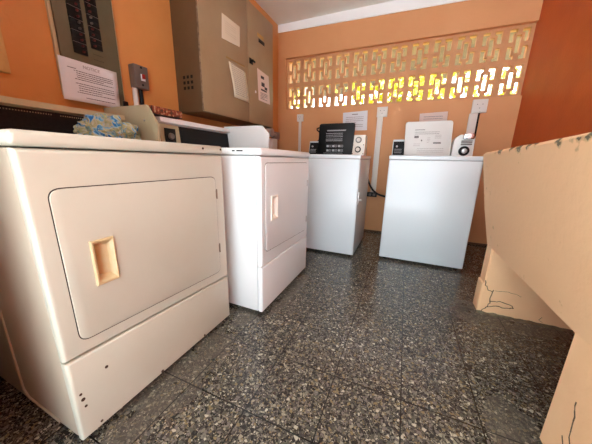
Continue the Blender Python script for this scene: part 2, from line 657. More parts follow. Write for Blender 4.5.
def make_dryer(name, label, Xb, Xf, y0, y1, body_m, front_m, trim_m, door, seam, handle, handle_m, H=0.915):
    d = thing(name, ((Xb + Xf) / 2, (y0 + y1) / 2, 0.0), label, 'dryer', 'front loading dryers along the left wall')
    zt = 0.879
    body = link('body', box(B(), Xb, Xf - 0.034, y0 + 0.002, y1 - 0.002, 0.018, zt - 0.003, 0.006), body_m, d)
    for fx in (Xb + 0.07, Xf - 0.09):
        for fy in (y0 + 0.06, y1 - 0.06):
            link('foot', cyl(B(), (fx, fy, 0.0), (fx, fy, 0.02), 0.02, seg=12), BLACK, d)
    # top panel with a rolled front lip
    link('top_panel', box(B(), Xb, Xf + 0.004, y0 - 0.003, y1 + 0.003, zt, H, 0.013, 4), front_m, d)
    # front skins with rounded vertical edges
    up_ = link('front_panel', prism(B(), [(y0, seam[0] + 0.004), (y1, seam[1] + 0.004), (y1, zt - 0.004), (y0, zt - 0.004)], 'x', Xf - 0.034, Xf, 0.012, 4), front_m, d)
    link('lower_panel', prism(B(), [(y0, 0.022), (y1, 0.022), (y1, seam[1]), (y0, seam[0])], 'x', Xf - 0.034, Xf, 0.010, 3), front_m, d)
    g = rounded(door, 0.028)
    cy_ = sum(p[0] for p in door) / 4
    cz_ = sum(p[1] for p in door) / 4
    gg = rounded([(cy_ + (p[0] - cy_) * (1 + 0.0026 / abs(p[0] - cy_)), cz_ + (p[1] - cz_) * (1 + 0.0026 / abs(p[1] - cz_))) for p in door], 0.03)
    gap = link('door_gap', prism(B(), gg, 'x', Xf - 0.01, Xf + 0.0008), DARKGAP, d)
    dr = link('door', prism(B(), g, 'x', Xf - 0.012, Xf + 0.0035, 0.002, 2), front_m, d)
    hy0, hy1, hz0, hz1 = handle
    for o in (body, up_, gap, dr):
        cut(o, Xf - 0.05, Xf + 0.05, hy0 + 0.004, hy1 - 0.004, hz0 + 0.004, hz1 - 0.004)
    # finger cup: a rim, then walls running down to a floor that is deepest on the opening side
    t = B()
    e, r_ = Xf + 0.0035, 0.009

    def ring(x, iy0, iy1, iz, xs=None):
        xs = xs or (x, x, x, x)
        return [t.verts.new(p) for p in ((xs[0], hy0 + iy0, hz0 + iz), (xs[1], hy1 - iy1, hz0 + iz), (xs[2], hy1 - iy1, hz1 - iz), (xs[3], hy0 + iy0, hz1 - iz))]
    rings = [ring(e - 0.006, 0, 0, 0), ring(e + 0.004, 0.001, 0.001, 0.001), ring(e + 0.006, 0.004, 0.004, 0.004), ring(e + 0.004, r_, r_ * 0.8, r_),
             ring(0, r_ + 0.001, r_ + 0.006, r_ + 0.014, (e - 0.034, e - 0.012, e - 0.012, e - 0.034))]
    for a, b_ in zip(rings, rings[1:]):
        for k in range(4):
            t.faces.new((a[k], a[(k + 1) % 4], b_[(k + 1) % 4], b_[k]))
    t.faces.new(rings[-1])
    h = link('handle', t, handle_m, dr)
    # hinges on the far edge of the door
    for hz in (0.70, 0.435):
        hb = box(B(), Xf - 0.004, Xf + 0.005, door[1][0] - 0.003, door[1][0] + 0.006, hz - 0.018, hz + 0.018, 0.002)
        cyl(hb, (Xf + 0.004, door[1][0] + 0.004, hz - 0.022), (Xf + 0.004, door[1][0] + 0.004, hz + 0.022), 0.003, seg=10)
        link('hinge', hb, STEEL if front_m is WHITE_D else HINGE_M, d)
    return d


Y1, Y2 = 0.270, 0.967
d1 = make_dryer('clothes_dryer', 'worn cream clothes dryer with yellowed handle, patterned cloth on top', -0.055, 0.75, Y1, Y2, CREAM_SHADE, CREAM, TRIMC,
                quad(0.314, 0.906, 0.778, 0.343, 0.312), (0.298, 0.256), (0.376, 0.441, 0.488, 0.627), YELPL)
# embossed line on the side that faces the doorway
t = B()
tube(t, [(0.40, Y1 + 0.001, 0.85), (0.40, Y1 + 0.001, 0.06)], 0.004, 8, False)
tube(t, [(0.40, Y1 + 0.001, 0.06), (0.43, Y1 + 0.001, 0.035), (0.62, Y1 + 0.001, 0.03)], 0.004, 8, False)
link('side_emboss', t, CREAM_SHADE, d1)
for (y, z, r) in ((0.362, 0.214, 0.005), (0.290, 0.161, 0.0055), (0.293, 0.134, 0.004), (0.287, 0.182, 0.004), (0.322, 0.042, 0.004), (0.541, 0.034, 0.006), (0.772, 0.034, 0.005)):
    link('paint_chip', cyl(B(), (0.7495, y, z), (0.7512, y, z), r, seg=10), RUST, d1)
for (y) in (0.84, 0.95):
    link('screw', cyl(B(), (0.752, y, 0.900), (0.757, y, 0.900), 0.0045, seg=12, bev=0.001), RUST, d1)
# control console along the back
cons = link('console', prism(B(), [(-0.055, 0.915), (0.098, 0.915), (0.088, 1.045), (0.118, 1.05), (0.118, 1.074), (-0.055, 1.082)], 'y', Y1, 0.952, 0.003), TRIMC, d1)
link('control_panel', prism(B(), [(0.099, 0.918), (0.103, 0.918), (0.093, 1.043), (0.089, 1.043)], 'y', Y1 + 0.01, 0.95), GLOSSBLK, d1)
t = B()
for k in range(46):
    y = 0.42 + k * 0.0085
    if k in (27, 28, 29):
        continue
    box(t, 0.0935, 0.0952, y, y + 0.003, 1.030, 1.034)
link('panel_dots', t, TRIMC, d1)
link('end_panel', prism(B(), rounded([(-0.055, 0.915), (0.352, 0.915), (0.362, 1.02), (0.292, 1.121), (-0.055, 1.124)], [0, 0.003, 0.006, 0.006, 0]), 'y', 0.952, 0.966, 0.002), TAN, d1)
link('screw', cyl(B(), (0.27, 0.946, 1.045), (0.27, 0.953, 1.045), 0.005, seg=12), STEEL, d1)

W1, W2 = 1.063, 1.733
d2 = make_dryer('clothes_dryer', 'clean white clothes dryer with ivory handle, second from the camera', 0.085, 0.90, W1, W2, WHITE_D, WHITE_D, WHITE_D,
                quad(1.100, 1.690, 0.842, 0.372, 0.352), (0.292, 0.290), (1.155, 1.232, 0.535, 0.672), OFFPL)
for (xa, xb) in ((0.735, 0.752), (0.762, 0.80)):
    link('paint_chip', box(B(), xa, xb, W1 - 0.004, W1 - 0.0025, 0.896, 0.903), BLACK, d2)
link('console', prism(B(), [(0.085, 0.915), (0.205, 0.915), (0.190, 1.055), (0.222, 1.062), (0.222, 1.088), (0.085, 1.094)], 'y', 1.085, 1.720, 0.003), WHITE_D, d2)
link('control_panel', prism(B(), [(0.205, 0.93), (0.209, 0.93), (0.196, 1.052), (0.192, 1.052)], 'y', 1.235, 1.716), GLOSSBLK, d2)
link('end_panel', prism(B(), rounded([(0.16, 0.915), (0.565, 0.915), (0.575, 1.045), (0.515, 1.108), (0.16, 1.11)], [0, 0.003, 0.006, 0.006, 0]), 'y', 1.720, 1.733, 0.002), WHITE_D, d2)
tm = link('timer_plate', prism(B(), [(0.207, 0.918), (0.214, 0.918), (0.200, 1.052), (0.193, 1.052)], 'y', 1.090, 1.228), TAN, d2)
o = link('timer_window', box(B(), 0.206, 0.216, 1.115, 1.19, 0.945, 1.03, 0.002), BLACK, tm)
o = link('timer_knob', cyl(B(), (0.214, 1.152, 0.985), (0.232, 1.152, 0.985), 0.02, 0.016, 20, 0.002), GREYBOX, tm)


# ------------------------------------------------------------------ washers
def make_washer(label, x0, x1, yf, yb, H, lid, lid_m, ink_m, lid_thick=0.022):
    w_ = thing('washing_machine', ((x0 + x1) / 2, (yf + yb) / 2, 0), label, 'washing machine', 'top loading washing machines')
    link('body', prism(B(), rounded(rect(x0, x1, yf, yb), 0.014, 4), 'z', 0.022, H - 0.037, 0.004), WHITE_W, w_)
    link('seam', prism(B(), rounded(rect(x0 + 0.003, x1 - 0.003, yf + 0.003, yb - 0.003), 0.014, 4), 'z', H - 0.038, H - 0.033), mat('soft_seam', (150, 150, 156), 0.7), w_)
    # top deck with the tub opening behind the front lip
    deck = link('top_deck', prism(B(), rounded(rect(x0 - 0.003, x1 + 0.003, yf - 0.004, yb), 0.014, 4), 'z', H - 0.034, H, 0.008, 3), WHITE_W, w_)
    for fx in (x0 + 0.045, x1 - 0.045):
        for fy in (yf + 0.05, yb - 0.05):
            link('foot', cyl(B(), (fx, fy, 0.0), (fx, fy, 0.024), 0.018, seg=12), BLACK, w_)
    # raised lid standing against the console
    lx0, lx1, dx, ly, zt = lid
    pts = rounded([(lx0, H - 0.004), (lx1, H - 0.004), (lx1 + dx, zt), (lx0 + dx, zt)], [0.006, 0.006, 0.026, 0.026])
    ld = link('lid', prism(B(), pts, 'y', ly, ly + lid_thick, 0.006, 3), lid_m, w_)
    return w_, ld


def sub(o, w_):
    return o


HW = 0.913
wa, lid_a = make_washer('white washing machine with its black lid raised, left of the pair', 0.545, 1.192, 2.165, 2.80, HW, (0.678, 1.040, 0.012, 2.56, 1.222), BLACK, WHITEINK)
rnd = random.Random(11)
t = B()
ly = 2.5605
box(t, 0.775, 0.955, ly - 0.0012, ly, 1.148, 1.154)
dashes(t, 'y', ly, 0.775, 0.965, 1.142, 1.166, 1, 0.011, rnd, 1.0, 0.0012, 0, -1)
dashes(t, 'y', ly, 0.765, 0.945, 1.085, 1.135, 3, 0.005, rnd, 0.95, 0.0012, 0, -1)
dashes(t, 'y', ly, 0.765, 0.945, 1.048, 1.08, 2, 0.006, rnd, 0.95, 0.0012, 0, -1)
for r in range(2):
    for c in range(3):
        ux, uz = 0.775 + c * 0.06, 1.005 - r * 0.043
        box(t, ux, ux + 0.022, ly - 0.0012, ly, uz - 0.010, uz + 0.010)
        dashes(t, 'y', ly, ux + 0.024, ux + 0.052, uz - 0.013, uz + 0.013, 3, 0.003, rnd, 1.0, 0.0012, 0, -1)
dashes(t, 'y', ly, 0.745, 0.945, 0.930, 0.942, 1, 0.004, rnd, 1.0, 0.0012, 0, -1)
sub(link('printed_instructions', t, WHITEINK, lid_a, smooth=False), wa)
link('console', prism(B(), [(2.62, HW), (2.80, HW), (2.80, 1.06), (2.65, 1.06)], 'x', 0.556, 1.00, 0.006), WHITE_W, wa)
cpn = link('control_panel', prism(B(), [(2.613, HW + 0.012), (2.621, HW + 0.012), (2.647, 1.045), (2.639, 1.045)], 'x', 0.566, 0.99), GLOSSBLK, wa)
t = B()
cyl(t, (0.60, 2.612, 1.005), (0.60, 2.632, 1.005), 0.008, seg=12)
for k in range(3):
    box(t, 0.58, 0.64, 2.608, 2.64, 0.945 + k * 0.014, 0.948 + k * 0.014)
sub(link('panel_print', t, WHITEINK, cpn), wa)
link('meter_box', prism(B(), [(2.56, HW), (2.70, HW), (2.70, 1.108), (2.575, 1.108)], 'x', 1.030, 1.158, 0.006), mat('ivory_enamel', (226, 220, 208), 0.35), wa)
for (dz, rr) in ((1.062, 0.029), (0.972, 0.029)):
    yy = 2.56 + 0.015 * (dz - HW) / 0.195
    o = link('dial', cyl(B(), (1.094, yy - 0.008, dz), (1.094, yy + 0.006, dz), rr, rr, 28, 0.002), mat('dial_grey', (120, 116, 108), 0.4) if dz > 1 else BLACK, wa)
    sub(link('dial_knob', cyl(B(), (1.094, yy - 0.030, dz), (1.094, yy - 0.007, dz), 0.017, 0.019, 20, 0.003), PVC, o), wa)
for sx_ in (1.043, 1.146):
    for sz_ in (0.932, 1.015):
        link('screw', cyl(B(), (sx_, 2.557, sz_), (sx_, 2.572, sz_), 0.005, seg=10), RUST, wa)
t = box(B(), 1.190, 1.204, 2.185, 2.225, 0.49, 0.60, 0.004)
cyl(t, (1.2, 2.205, 0.53), (1.222, 2.205, 0.53), 0.010, seg=12)
link('coin_lock', t, STEEL, wa)

wb, lid_b = make_washer('white washing machine with its white lid raised, beside the concrete sink', 1.412, 2.066, 2.258, 2.90, HW, (1.515, 1.888, -0.016, 2.585, 1.214), mat('lid_white', (206, 206, 202), 0.4), INK)
t = B()
ly = 2.5855
dashes(t, 'y', ly, 1.585, 1.665, 1.135, 1.15, 1, 0.005, rnd, 1.0, 0.0012, 0, -1)
dashes(t, 'y', ly, 1.585, 1.78, 1.10, 1.13, 2, 0.003, rnd, 1.0, 0.0012, 0, -1)
for (ux, uz, a_, b_) in ((1.585, 1.083, 0.036, 0.020), (1.642, 1.052, 0.011, 0.014), (1.742, 1.03, 0.06, 0.014)):
    dashes(t, 'y', ly, ux, ux + a_, uz - b_ / 2, uz + b_ / 2, 2, b_ * 0.45, rnd, 1.0, 0.0012, 0, -1)
sub(link('printed_instructions', t, INK, lid_b, smooth=False), wb)
t = B()
for (u0, u1, v0, v1, n_) in ((1.69, 1.715, 1.03, 1.08, 4), (1.75, 1.80, 1.065, 1.10, 3), (1.585, 1.64, 1.0, 1.03, 2), (1.62, 1.83, 0.945, 0.99, 3)):
    dashes(t, 'y', ly, u0, u1, v0, v1, n_, 0.003, rnd, 1.0, 0.0012, 0, -1)
sub(link('faint_print', t, INK_L, lid_b, smooth=False), wb)
link('console', prism(B(), [(2.64, HW), (2.88, HW), (2.88, 1.068), (2.67, 1.068)], 'x', 1.405, 1.87, 0.006), WHITE_W, wb)
cpn = link('control_panel', prism(B(), [(2.633, HW + 0.012), (2.641, HW + 0.012), (2.667, 1.05), (2.659, 1.05)], 'x', 1.413, 1.86), GLOSSBLK, wb)
t = B()
cyl(t, (1.445, 2.632, 1.005), (1.445, 2.655, 1.005), 0.009, seg=12)
for k in range(3):
    box(t, 1.425, 1.49, 2.628, 2.66, 0.945 + k * 0.016, 0.948 + k * 0.016)
sub(link('panel_print', t, WHITEINK, cpn), wb)
mb = link('meter_box', prism(B(), rounded([(1.895, HW), (2.056, HW), (2.052, 1.09), (1.945, 1.10), (1.902, 1.062)], [0, 0, 0.02, 0.015, 0.02]), 'y', 2.60, 2.74, 0.006), mat('meter_white', (222, 222, 218), 0.35), wb)
t = box(B(), 1.962, 2.045, 2.575, 2.61, 1.058, 1.105, 0.01, 3)
cyl(t, (2.0, 2.56, 1.082), (2.0, 2.58, 1.082), 0.02, seg=20)
sub(link('coin_slot', t, CHROME, mb), wb)
for k in range(3):
    link('slide_rail', box(B(), 1.955, 2.035, 2.585, 2.605, 1.012 + k * 0.014, 1.020 + k * 0.014, 0.002), GREYBOX, mb)
sub(link('dial', cyl(B(), (1.985, 2.582, 0.963), (1.985, 2.602, 0.963), 0.040, 0.040, 28, 0.003), BLACK, mb), wb)
sub(link('dial_knob', cyl(B(), (1.985, 2.566, 0.963), (1.985, 2.583, 0.963), 0.020, 0.022, 20, 0.003), STEEL, mb), wb)

# ------------------------------------------------------------------ concrete laundry sink
sink = thing('laundry_sink', (2.22, 1.27, 0), 'peach painted concrete laundry sink with flaking rim along the right wall', 'sink')
TX0, TX1 = 1.952, XR - 0.002
t = B()


def loop(z, x0, x1, y0, y1, nx=6, ny=22, jit=0.0):
    pts = []
    for i in range(ny): pts.append((x0, y1 + (y0 - y1) * i / ny))
    for i in range(nx): pts.append((x0 + (x1 - x0) * i / nx, y0))
    for i in range(ny): pts.append((x1, y0 + (y1 - y0) * i / ny))
    for i in range(nx): pts.append((x1 + (x0 - x1) * i / nx, y1))
    out = []
    for (x, y) in pts:
        n_ = noise.noise(Vector((x * 9, y * 9, z * 9))) * jit
        xx = x + n_ if x < TX1 - 0.01 else x
        zz = z + 0.021 * max(0.0, z - 0.4) / 0.5 * (1.8 - y) / 0.93
        out.append(t.verts.new((xx, y + n_ * 0.5, zz + n_)))
    return out


prof = [(0.388, 2.056, 0.815, 1.735), (0.398, 2.044, 0.805, 1.744), (0.44, 2.036, 0.797, 1.752), (0.60, 2.003, 0.775, 1.775), (0.76, 1.976, 0.76, 1.79),
        (0.885, 1.955, 0.75, 1.80), (0.912, 1.952, 0.748, 1.803), (0.922, 1.960, 0.756, 1.795)]
L_ = [loop(z, x0, TX1, a, b_, jit=0.004 if z > 0.9 else 0.0012) for (z, x0, a, b_) in prof]
inn = [(0.921, 2.03, 0.826, 1.725), (0.905, 2.038, 0.834, 1.717), (0.50, 2.10, 0.90, 1.66)]
Li = [loop(z, x0, TX1 - 0.07, a, b_, jit=0.003 if z > 0.9 else 0.001) for (z, x0, a, b_) in inn]
seq = L_ + Li
for a, b_ in zip(seq, seq[1:]):
    n_ = len(a)
    for k in range(n_):
        t.faces.new((a[k], a[(k + 1) % n_], b_[(k + 1) % n_], b_[k]))
t.faces.new(seq[0][::-1])
t.faces.new(seq[-1])
link('basin', t, RIM, sink)


def leg_slab(x0, y0, y1, z1):
    t_ = bmesh.new()
    bmesh.ops.create_cube(t_, size=1)
    for v in t_.verts:
        v.co = Vector(((x0 + TX1) / 2 + v.co.x * (TX1 - x0), (y0 + y1) / 2 + v.co.y * (y1 - y0), z1 / 2 + v.co.z * z1))
    bmesh.ops.bevel(t_, geom=t_.edges[:], offset=0.006, segments=2, affect='EDGES')
    return t_


t = leg_slab(2.043, 1.645, 1.742, 0.41)
box(t, 2.034, 2.07, 1.648, 1.746, 0, 0.185, 0.008, 3)       # thicker plaster at the foot
far_leg = link('leg', t, PEACH, sink)
near_leg = link('leg', leg_slab(2.043, 0.56, 0.884, 0.41), PEACH, sink)


def bp(u, v, axis, val):
    d = fwd + rgt2 * ((u - 296) / F_PX) - up2 * ((v - 222) / F_PX)
    s = (val - CAM[axis]) / d[axis]
    return CAM + d * s


def crack(parent, paths, name, material, r=0.0022):
    t_ = B()
    for p in paths:
        q = [Vector(p[0])]
        for a_, b_ in zip(p, p[1:]):
            for k in range(1, 5):
                v = Vector(a_).lerp(Vector(b_), k / 4)
                if a_[1] == b_[1]:
                    v.x += noise.noise(v * 90) * 0.006
                else:
                    v.y += noise.noise(v * 90) * 0.006
                v.z = max(0.002, v.z + noise.noise(v * 70 + Vector((9, 0, 0))) * 0.006)
                q.append(v)
        for i in range(len(q) - 1):
            tube(t_, q[i:i + 2], r * (0.55 + 0.6 * abs(noise.noise(q[i] * 40))), 6, False)
    o = link(name, t_, material, parent)


FY = 1.6445
crack(far_leg, [[(2.045, FY, 0.205), (2.052, FY, 0.178), (2.068, FY, 0.150), (2.092, FY, 0.140)],
                [(2.092, FY, 0.155), (2.085, FY, 0.11), (2.088, FY, 0.070), (2.078, FY, 0.045)],
                [(2.084, FY, 0.080), (2.13, FY, 0.090), (2.185, FY, 0.082), (2.20, FY, 0.066), (2.16, FY, 0.056), (2.11, FY, 0.058), (2.076, FY, 0.040), (2.055, FY, 0.008)]],
      'crack', CRACKM, 0.0030)
crack(far_leg, [[(2.10, FY, 0.152), (2.16, FY, 0.160), (2.22, FY, 0.145)], [(2.33, FY, 0.045), (2.32, FY, 0.028), (2.34, FY, 0.015)]], 'crack', CRACKM, 0.0012)
NX = 2.0425
crack(near_leg, [[(NX, 0.795, 0.24), (NX, 0.782, 0.19), (NX, 0.778, 0.14), (NX, 0.755, 0.10)], [(NX, 0.80, 0.115), (NX, 0.785, 0.085), (NX, 0.77, 0.09)]], 'crack', CRACKM, 0.0020)
# rough mortar fillet where the far leg meets the floor
t = B()
prof_n = 40
ra, rb = [], []
for k in range(prof_n + 1):
    x = 2.03 + (TX1 - 2.03) * k / prof_n
    n_ = noise.noise(Vector((x * 30, 0, 3))) * 0.006
    ra.append(t.verts.new((x, 1.643, 0.010 + n_)))
    rb.append(t.verts.new((x, 1.628 - abs(n_) * 2, 0.0005)))
for k in range(prof_n):
    t.faces.new((ra[k], ra[k + 1], rb[k + 1], rb[k]))
o = link('mortar_fillet', t, GREYCON, far_leg)

# ------------------------------------------------------------------ breaker panel on the left wall
PY0, PY1, PZ0 = 0.801, 1.084, 1.156
bpanel = thing('breaker_panel', (XL, 0.96, 1.6), 'olive grey breaker panel with two columns of black switches', 'breaker panel')
link('cover', box(B(), XL, XL + 0.030, PY0, PY1, PZ0, 2.06, 0.003), OLIVE, bpanel)
link('edge_strip', box(B(), XL, XL + 0.018, PY0 - 0.014, PY0, PZ0, 2.06, 0.002), TRIMC, bpanel)
link('edge_strip', box(B(), XL, XL + 0.018, PY1, PY1 + 0.012, PZ0 + 0.03, 2.06, 0.002), TRIMC, bpanel)
t = box(B(), XL, XL + 0.034, PY1 - 0.012, PY1 + 0.02, PZ0 - 0.004, PZ0 + 0.030, 0.004)
link('cover_clip', t, BLACK, bpanel)
first_b = None
for (ya, yb, zb, n_) in ((0.858, 0.918, 1.368, 16), (0.942, 0.996, 1.416, 14)):
    for k in range(n_):
        z = zb + k * 0.0262
        br = link('circuit_breaker', box(B(), XL + 0.022, XL + 0.038, ya, yb, z, z + 0.0256 - (0.0018 if k % 2 else 0), 0.001), BLACK, bpanel)
        hy = yb - 0.022 if ya < 0.9 else ya + 0.014
        o = link('toggle', box(B(), XL + 0.037, XL + 0.049, hy - 0.0045, hy + 0.0045, z + 0.009, z + 0.017, 0.001), REDT if (k not in (4, 5)) else GREYBOX, br)
    t = B()
    for k in range(2, n_, 2):
        box(t, XL + 0.0375, XL + 0.0385, ya, yb, zb + k * 0.0262 - 0.0011, zb + k * 0.0262 - 0.0001)
    link('row_line', t, INK_L, bpanel)
t = B()
for z in (1.340, 1.364, 1.390):
    box(t, XL + 0.0295, XL + 0.0306, 0.947, 0.997, z, z + 0.0015)
link('blank_plate', t, DARKGAP, bpanel)

rnd = random.Random(5)
nt_ = thing('notice', (XL + 0.034, 0.90, 1.147), 'white typed notice taped over the bottom of the breaker panel', 'notice')
t = B()
nu, nv = 8, 8
gv = {}
for i in range(nu + 1):
    for j in range(nv + 1):
        y = 0.779 + 0.272 * i / nu - 0.006 * (1 - j / nv)
        z = 1.134 + (1.330 - 1.134) * j / nv
        bow = 0.006 * math.sin(math.pi * i / nu) * (1 - j / nv)
        gv[i, j] = t.verts.new((XL + 0.0395 + bow, y, z))
for i in range(nu):
    for j in range(nv):
        t.faces.new((gv[i, j], gv[i + 1, j], gv[i + 1, j + 1], gv[i, j + 1]))
sh = link('sheet', t, PAPER, nt_)
sm = sh.modifiers.new('thick', 'SOLIDIFY')
sm.thickness = 0.0008
text('heading', 'NOTICE', 0.022, (XL + 0.0430, 0.919, 1.306), RX, INK_L, nt_)
t = B()
PXN = XL + 0.0428
dashes(t, 'x', PXN, 0.809, 0.846, 1.286, 1.292, 1, 0.003, rnd, 1.0)
dashes(t, 'x', PXN + 0.002, 0.834, 1.029, 1.236, 1.284, 5, 0.0030, rnd, 0.95, indent=0.05)
dashes(t, 'x', PXN + 0.003, 0.834, 1.029, 1.173, 1.226, 5, 0.0030, rnd, 0.95, indent=0.05)
dashes(t, 'x', PXN + 0.0055, 0.869, 1.014, 1.151, 1.161, 1, 0.0035, rnd, 1.0)
link('printed_lines', t, INK, nt_, smooth=False)

# grey safety switch and its conduit
sw = thing('safety_switch', (XL, 1.198, 1.345), 'small grey safety switch box with a red toggle on the left wall', 'switch box')
link('housing', box(B(), XL, XL + 0.055, 1.153, 1.245, 1.278, 1.412, 0.006, 3), GREYBOX, sw)
link('toggle_plate', box(B(), XL + 0.054, XL + 0.058, 1.191, 1.219, 1.325, 1.362, 0.001), PAPER, sw)
link('toggle', box(B(), XL + 0.057, XL + 0.068, 1.197, 1.213, 1.336, 1.362, 0.002), REDP, sw)
for z in (1.398, 1.300):
    link('screw', cyl(B(), (XL + 0.054, 1.198, z), (XL + 0.058, 1.198, z), 0.006, seg=12), BLACK, sw)
link('conduit', tube(B(), [(XL + 0.016, 1.168, 1.29), (XL + 0.016, 1.168, 0.95)], 0.015, 12, False), PVC, sw)
link('cable', tube(B(), [(XL + 0.015, 1.208, 1.29), (XL + 0.015, 1.208, 1.1), (XL + 0.015, 1.218, 0.95)], 0.012, 10), BLACK, sw)

# pale board at the picture's left edge
tag(link('wooden_board', box(B(), XL, XL + 0.022, 0.34, 0.607, 1.200, 1.62, 0.003), WOOD), 'pale wooden board fixed to the left wall at the photo edge', 'board')

# ------------------------------------------------------------------ brown wall cabinet
CX = 0.160
cab = thing('wall_cabinet', (XL, 2.05, 1.68), 'brown metal two door cabinet hung on the left wall above white dryer', 'cabinet')
cb = link('body', box(B(), XL, CX - 0.018, 1.514, 2.548, 1.192, 2.17, 0.004), BROWN_SHADE, cab)
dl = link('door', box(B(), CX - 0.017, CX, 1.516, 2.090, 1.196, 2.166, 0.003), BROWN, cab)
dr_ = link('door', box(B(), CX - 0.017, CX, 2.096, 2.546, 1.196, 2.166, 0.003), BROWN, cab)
t = B()
for i in range(3):
    for j in range(3):
        box(t, -0.022 + i * 0.036, -0.002 + i * 0.036, 1.5125, 1.5145, 1.345 + j * 0.036, 1.365 + j * 0.036)
link('vent_holes', t, BLACK, cab)
t = B()
for k in range(32):
    z = 1.20 + k * 0.030
    cyl(t, (CX - 0.010, 1.512, z), (CX - 0.010, 1.512, z + 0.027), 0.0045, seg=8)
o = link('piano_hinge', t, mat('worn_hinge', (150, 128, 100), 0.5, vscale=60, rgb2=(70, 50, 34)), cab)
t = box(B(), CX, CX + 0.006, 2.108, 2.160, 1.690, 1.735, 0.002)
cyl(t, (CX, 2.130, 1.712), (CX + 0.03, 2.130, 1.712), 0.010, seg=14)
box(t, CX + 0.022, CX + 0.030, 2.122, 2.165, 1.702, 1.720, 0.004)
o = link('latch', t, BLACK, dr_)
t = box(B(), CX, CX + 0.003, 2.27, 2.375, 1.915, 1.945, 0.001)
o = link('slot_plate', t, BLACK, dr_)
t = box(B(), CX, CX + 0.002, 2.25, 2.36, 1.955, 1.985)
o = link('tape_mark', t, TAPE, dr_)
t = cyl(B(), (CX, 2.205, 1.478), (CX + 0.002, 2.205, 1.478), 0.012, seg=14)
o = link('sticker', t, PAPER, dr_)

P = tag(link('paper_sheet', prism(B(), [(1.742, 1.742), (1.970, 1.762), (1.977, 1.912), (1.755, 1.910)], 'x', CX + 0.0006, CX + 0.0018), PAPER_C),
        'blank cream paper sheet stuck high on left cabinet door', 'paper')
t = dashes(B(), 'x', CX + 0.0018, 1.785, 1.94, 1.79, 1.88, 6, 0.003, rnd, 0.9, 0.0004)
link('faint_print', t, mat('faded_ink', (198, 184, 160), 0.8), P, smooth=False)

pg = thing('pinned_page', (CX, 1.95, 1.36), 'yellowing typed page hanging by tape from left cabinet door', 'paper')
t = B()
gv = {}
for i in range(7):
    for j in range(11):
        u, v = i / 6, j / 10
        y = 1.812 + 0.228 * u + 0.040 * (1 - v)
        z = 1.357 + (1.628 - 1.357) * v
        gv[i, j] = t.verts.new((CX + 0.003 + 0.014 * (1 - v) * (1 - 0.6 * u) + 0.004 * math.sin(v * 5), y, z))
for i in range(6):
    for j in range(10):
        t.faces.new((gv[i, j], gv[i + 1, j], gv[i + 1, j + 1], gv[i, j + 1]))
o = link('sheet', t, mat('green_tinted_paper', (220, 214, 190), 0.8), pg)
sm = o.modifiers.new('thick', 'SOLIDIFY'); sm.thickness = 0.0008
t = B()
rr_ = random.Random(2)
for k in range(15):
    v = 0.90 - k * 0.056
    u = 0.10
    while u < 0.88:
        L2 = min(rr_.uniform(0.04, 0.16), 0.9 - u)
        pts = []
        for uu, vv in ((u, v - 0.010), (u + L2, v - 0.010), (u + L2, v + 0.010), (u, v + 0.010)):
            pts.append(t.verts.new((CX + 0.0045 + 0.014 * (1 - vv) * (1 - 0.6 * uu) + 0.004 * math.sin(vv * 5), 1.812 + 0.228 * uu + 0.040 * (1 - vv), 1.357 + 0.271 * vv)))
        t.faces.new(pts)
        u += L2 + 0.03
link('printed_lines', t, INK_L, pg, smooth=False)
link('tape', prism(B(), [(1.785, 1.624), (2.03, 1.632), (2.03, 1.642), (1.785, 1.636)], 'x', CX, CX + 0.004), mat('aged_tape', (158, 124, 76), 0.6), pg)

ps = tag(link('poster', prism(B(), [(2.256, 1.417), (2.478, 1.417), (2.452, 1.676), (2.236, 1.690)], 'x', CX + 0.0006, CX + 0.0018), PAPER_P),
         'small pinkish poster with dark pictures on right cabinet door', 'poster')
t = B()
box(t, CX + 0.0018, CX + 0.0024, 2.30, 2.36, 1.62, 1.645)
box(t, CX + 0.0018, CX + 0.0024, 2.31, 2.37, 1.555, 1.59)
box(t, CX + 0.0018, CX + 0.0024, 2.37, 2.42, 1.535, 1.56)
box(t, CX + 0.0018, CX + 0.0024, 2.30, 2.41, 1.515, 1.53)
dashes(t, 'x', CX + 0.0018, 2.29, 2.43, 1.435, 1.50, 5, 0.004, rnd, 0.95, 0.0006)
link('printed_pictures', t, INK, ps, smooth=False)

# ------------------------------------------------------------------ things on the dryers
# bundled cloth
t = B()
bmesh.ops.create_icosphere(t, subdivisions=5, radius=1.0)
for v in t.verts:
    p = v.co.copy()
    n_ = noise.noise(p * 1.7) * 0.16 + abs(noise.noise(p * 3.6 + Vector((4, 1, 2)))) * 0.36 + noise.noise(p * 8) * 0.03
    p *= 0.86 + n_
    z = p.z
    if z < -0.55:
        z = -0.55 - (z + 0.55) * 0.0
    v.co = Vector((0.245 + p.x * 0.092, 0.782 + p.y * 0.128, 0.9160 + (z + 0.55) * 0.084))
rag_m = mat('printed_cloth', (206, 200, 170), 0.9)
nt2 = rag_m.node_tree
n2 = nt2.nodes.new('ShaderNodeTexNoise'); n2.inputs['Scale'].default_value = 19; n2.inputs['Detail'].default_value = 3; n2.inputs['Distortion'].default_value = 1.6
r2 = nt2.nodes.new('ShaderNodeValToRGB')
e = r2.color_ramp.elements
r2.color_ramp.interpolation = 'EASE'
e[0].position, e[0].color = 0.36, lin(34, 104, 160)
e[1].position, e[1].color = 0.47, lin(176, 174, 154)
q = e.new(0.43); q.color = lin(120, 170, 196)
q = e.new(0.56); q.color = lin(160, 158, 112)
q = e.new(0.62); q.color = lin(96, 138, 150)
q = e.new(0.70); q.color = lin(178, 176, 160)
tcn = nt2.nodes.new('ShaderNodeTexCoord')
nt2.links.new(tcn.outputs['Object'], n2.inputs['Vector'])
nt2.links.new(n2.outputs['Fac'], r2.inputs['Fac'])
nt2.links.new(r2.outputs['Color'], nt2.nodes['Principled BSDF'].inputs['Base Color'])
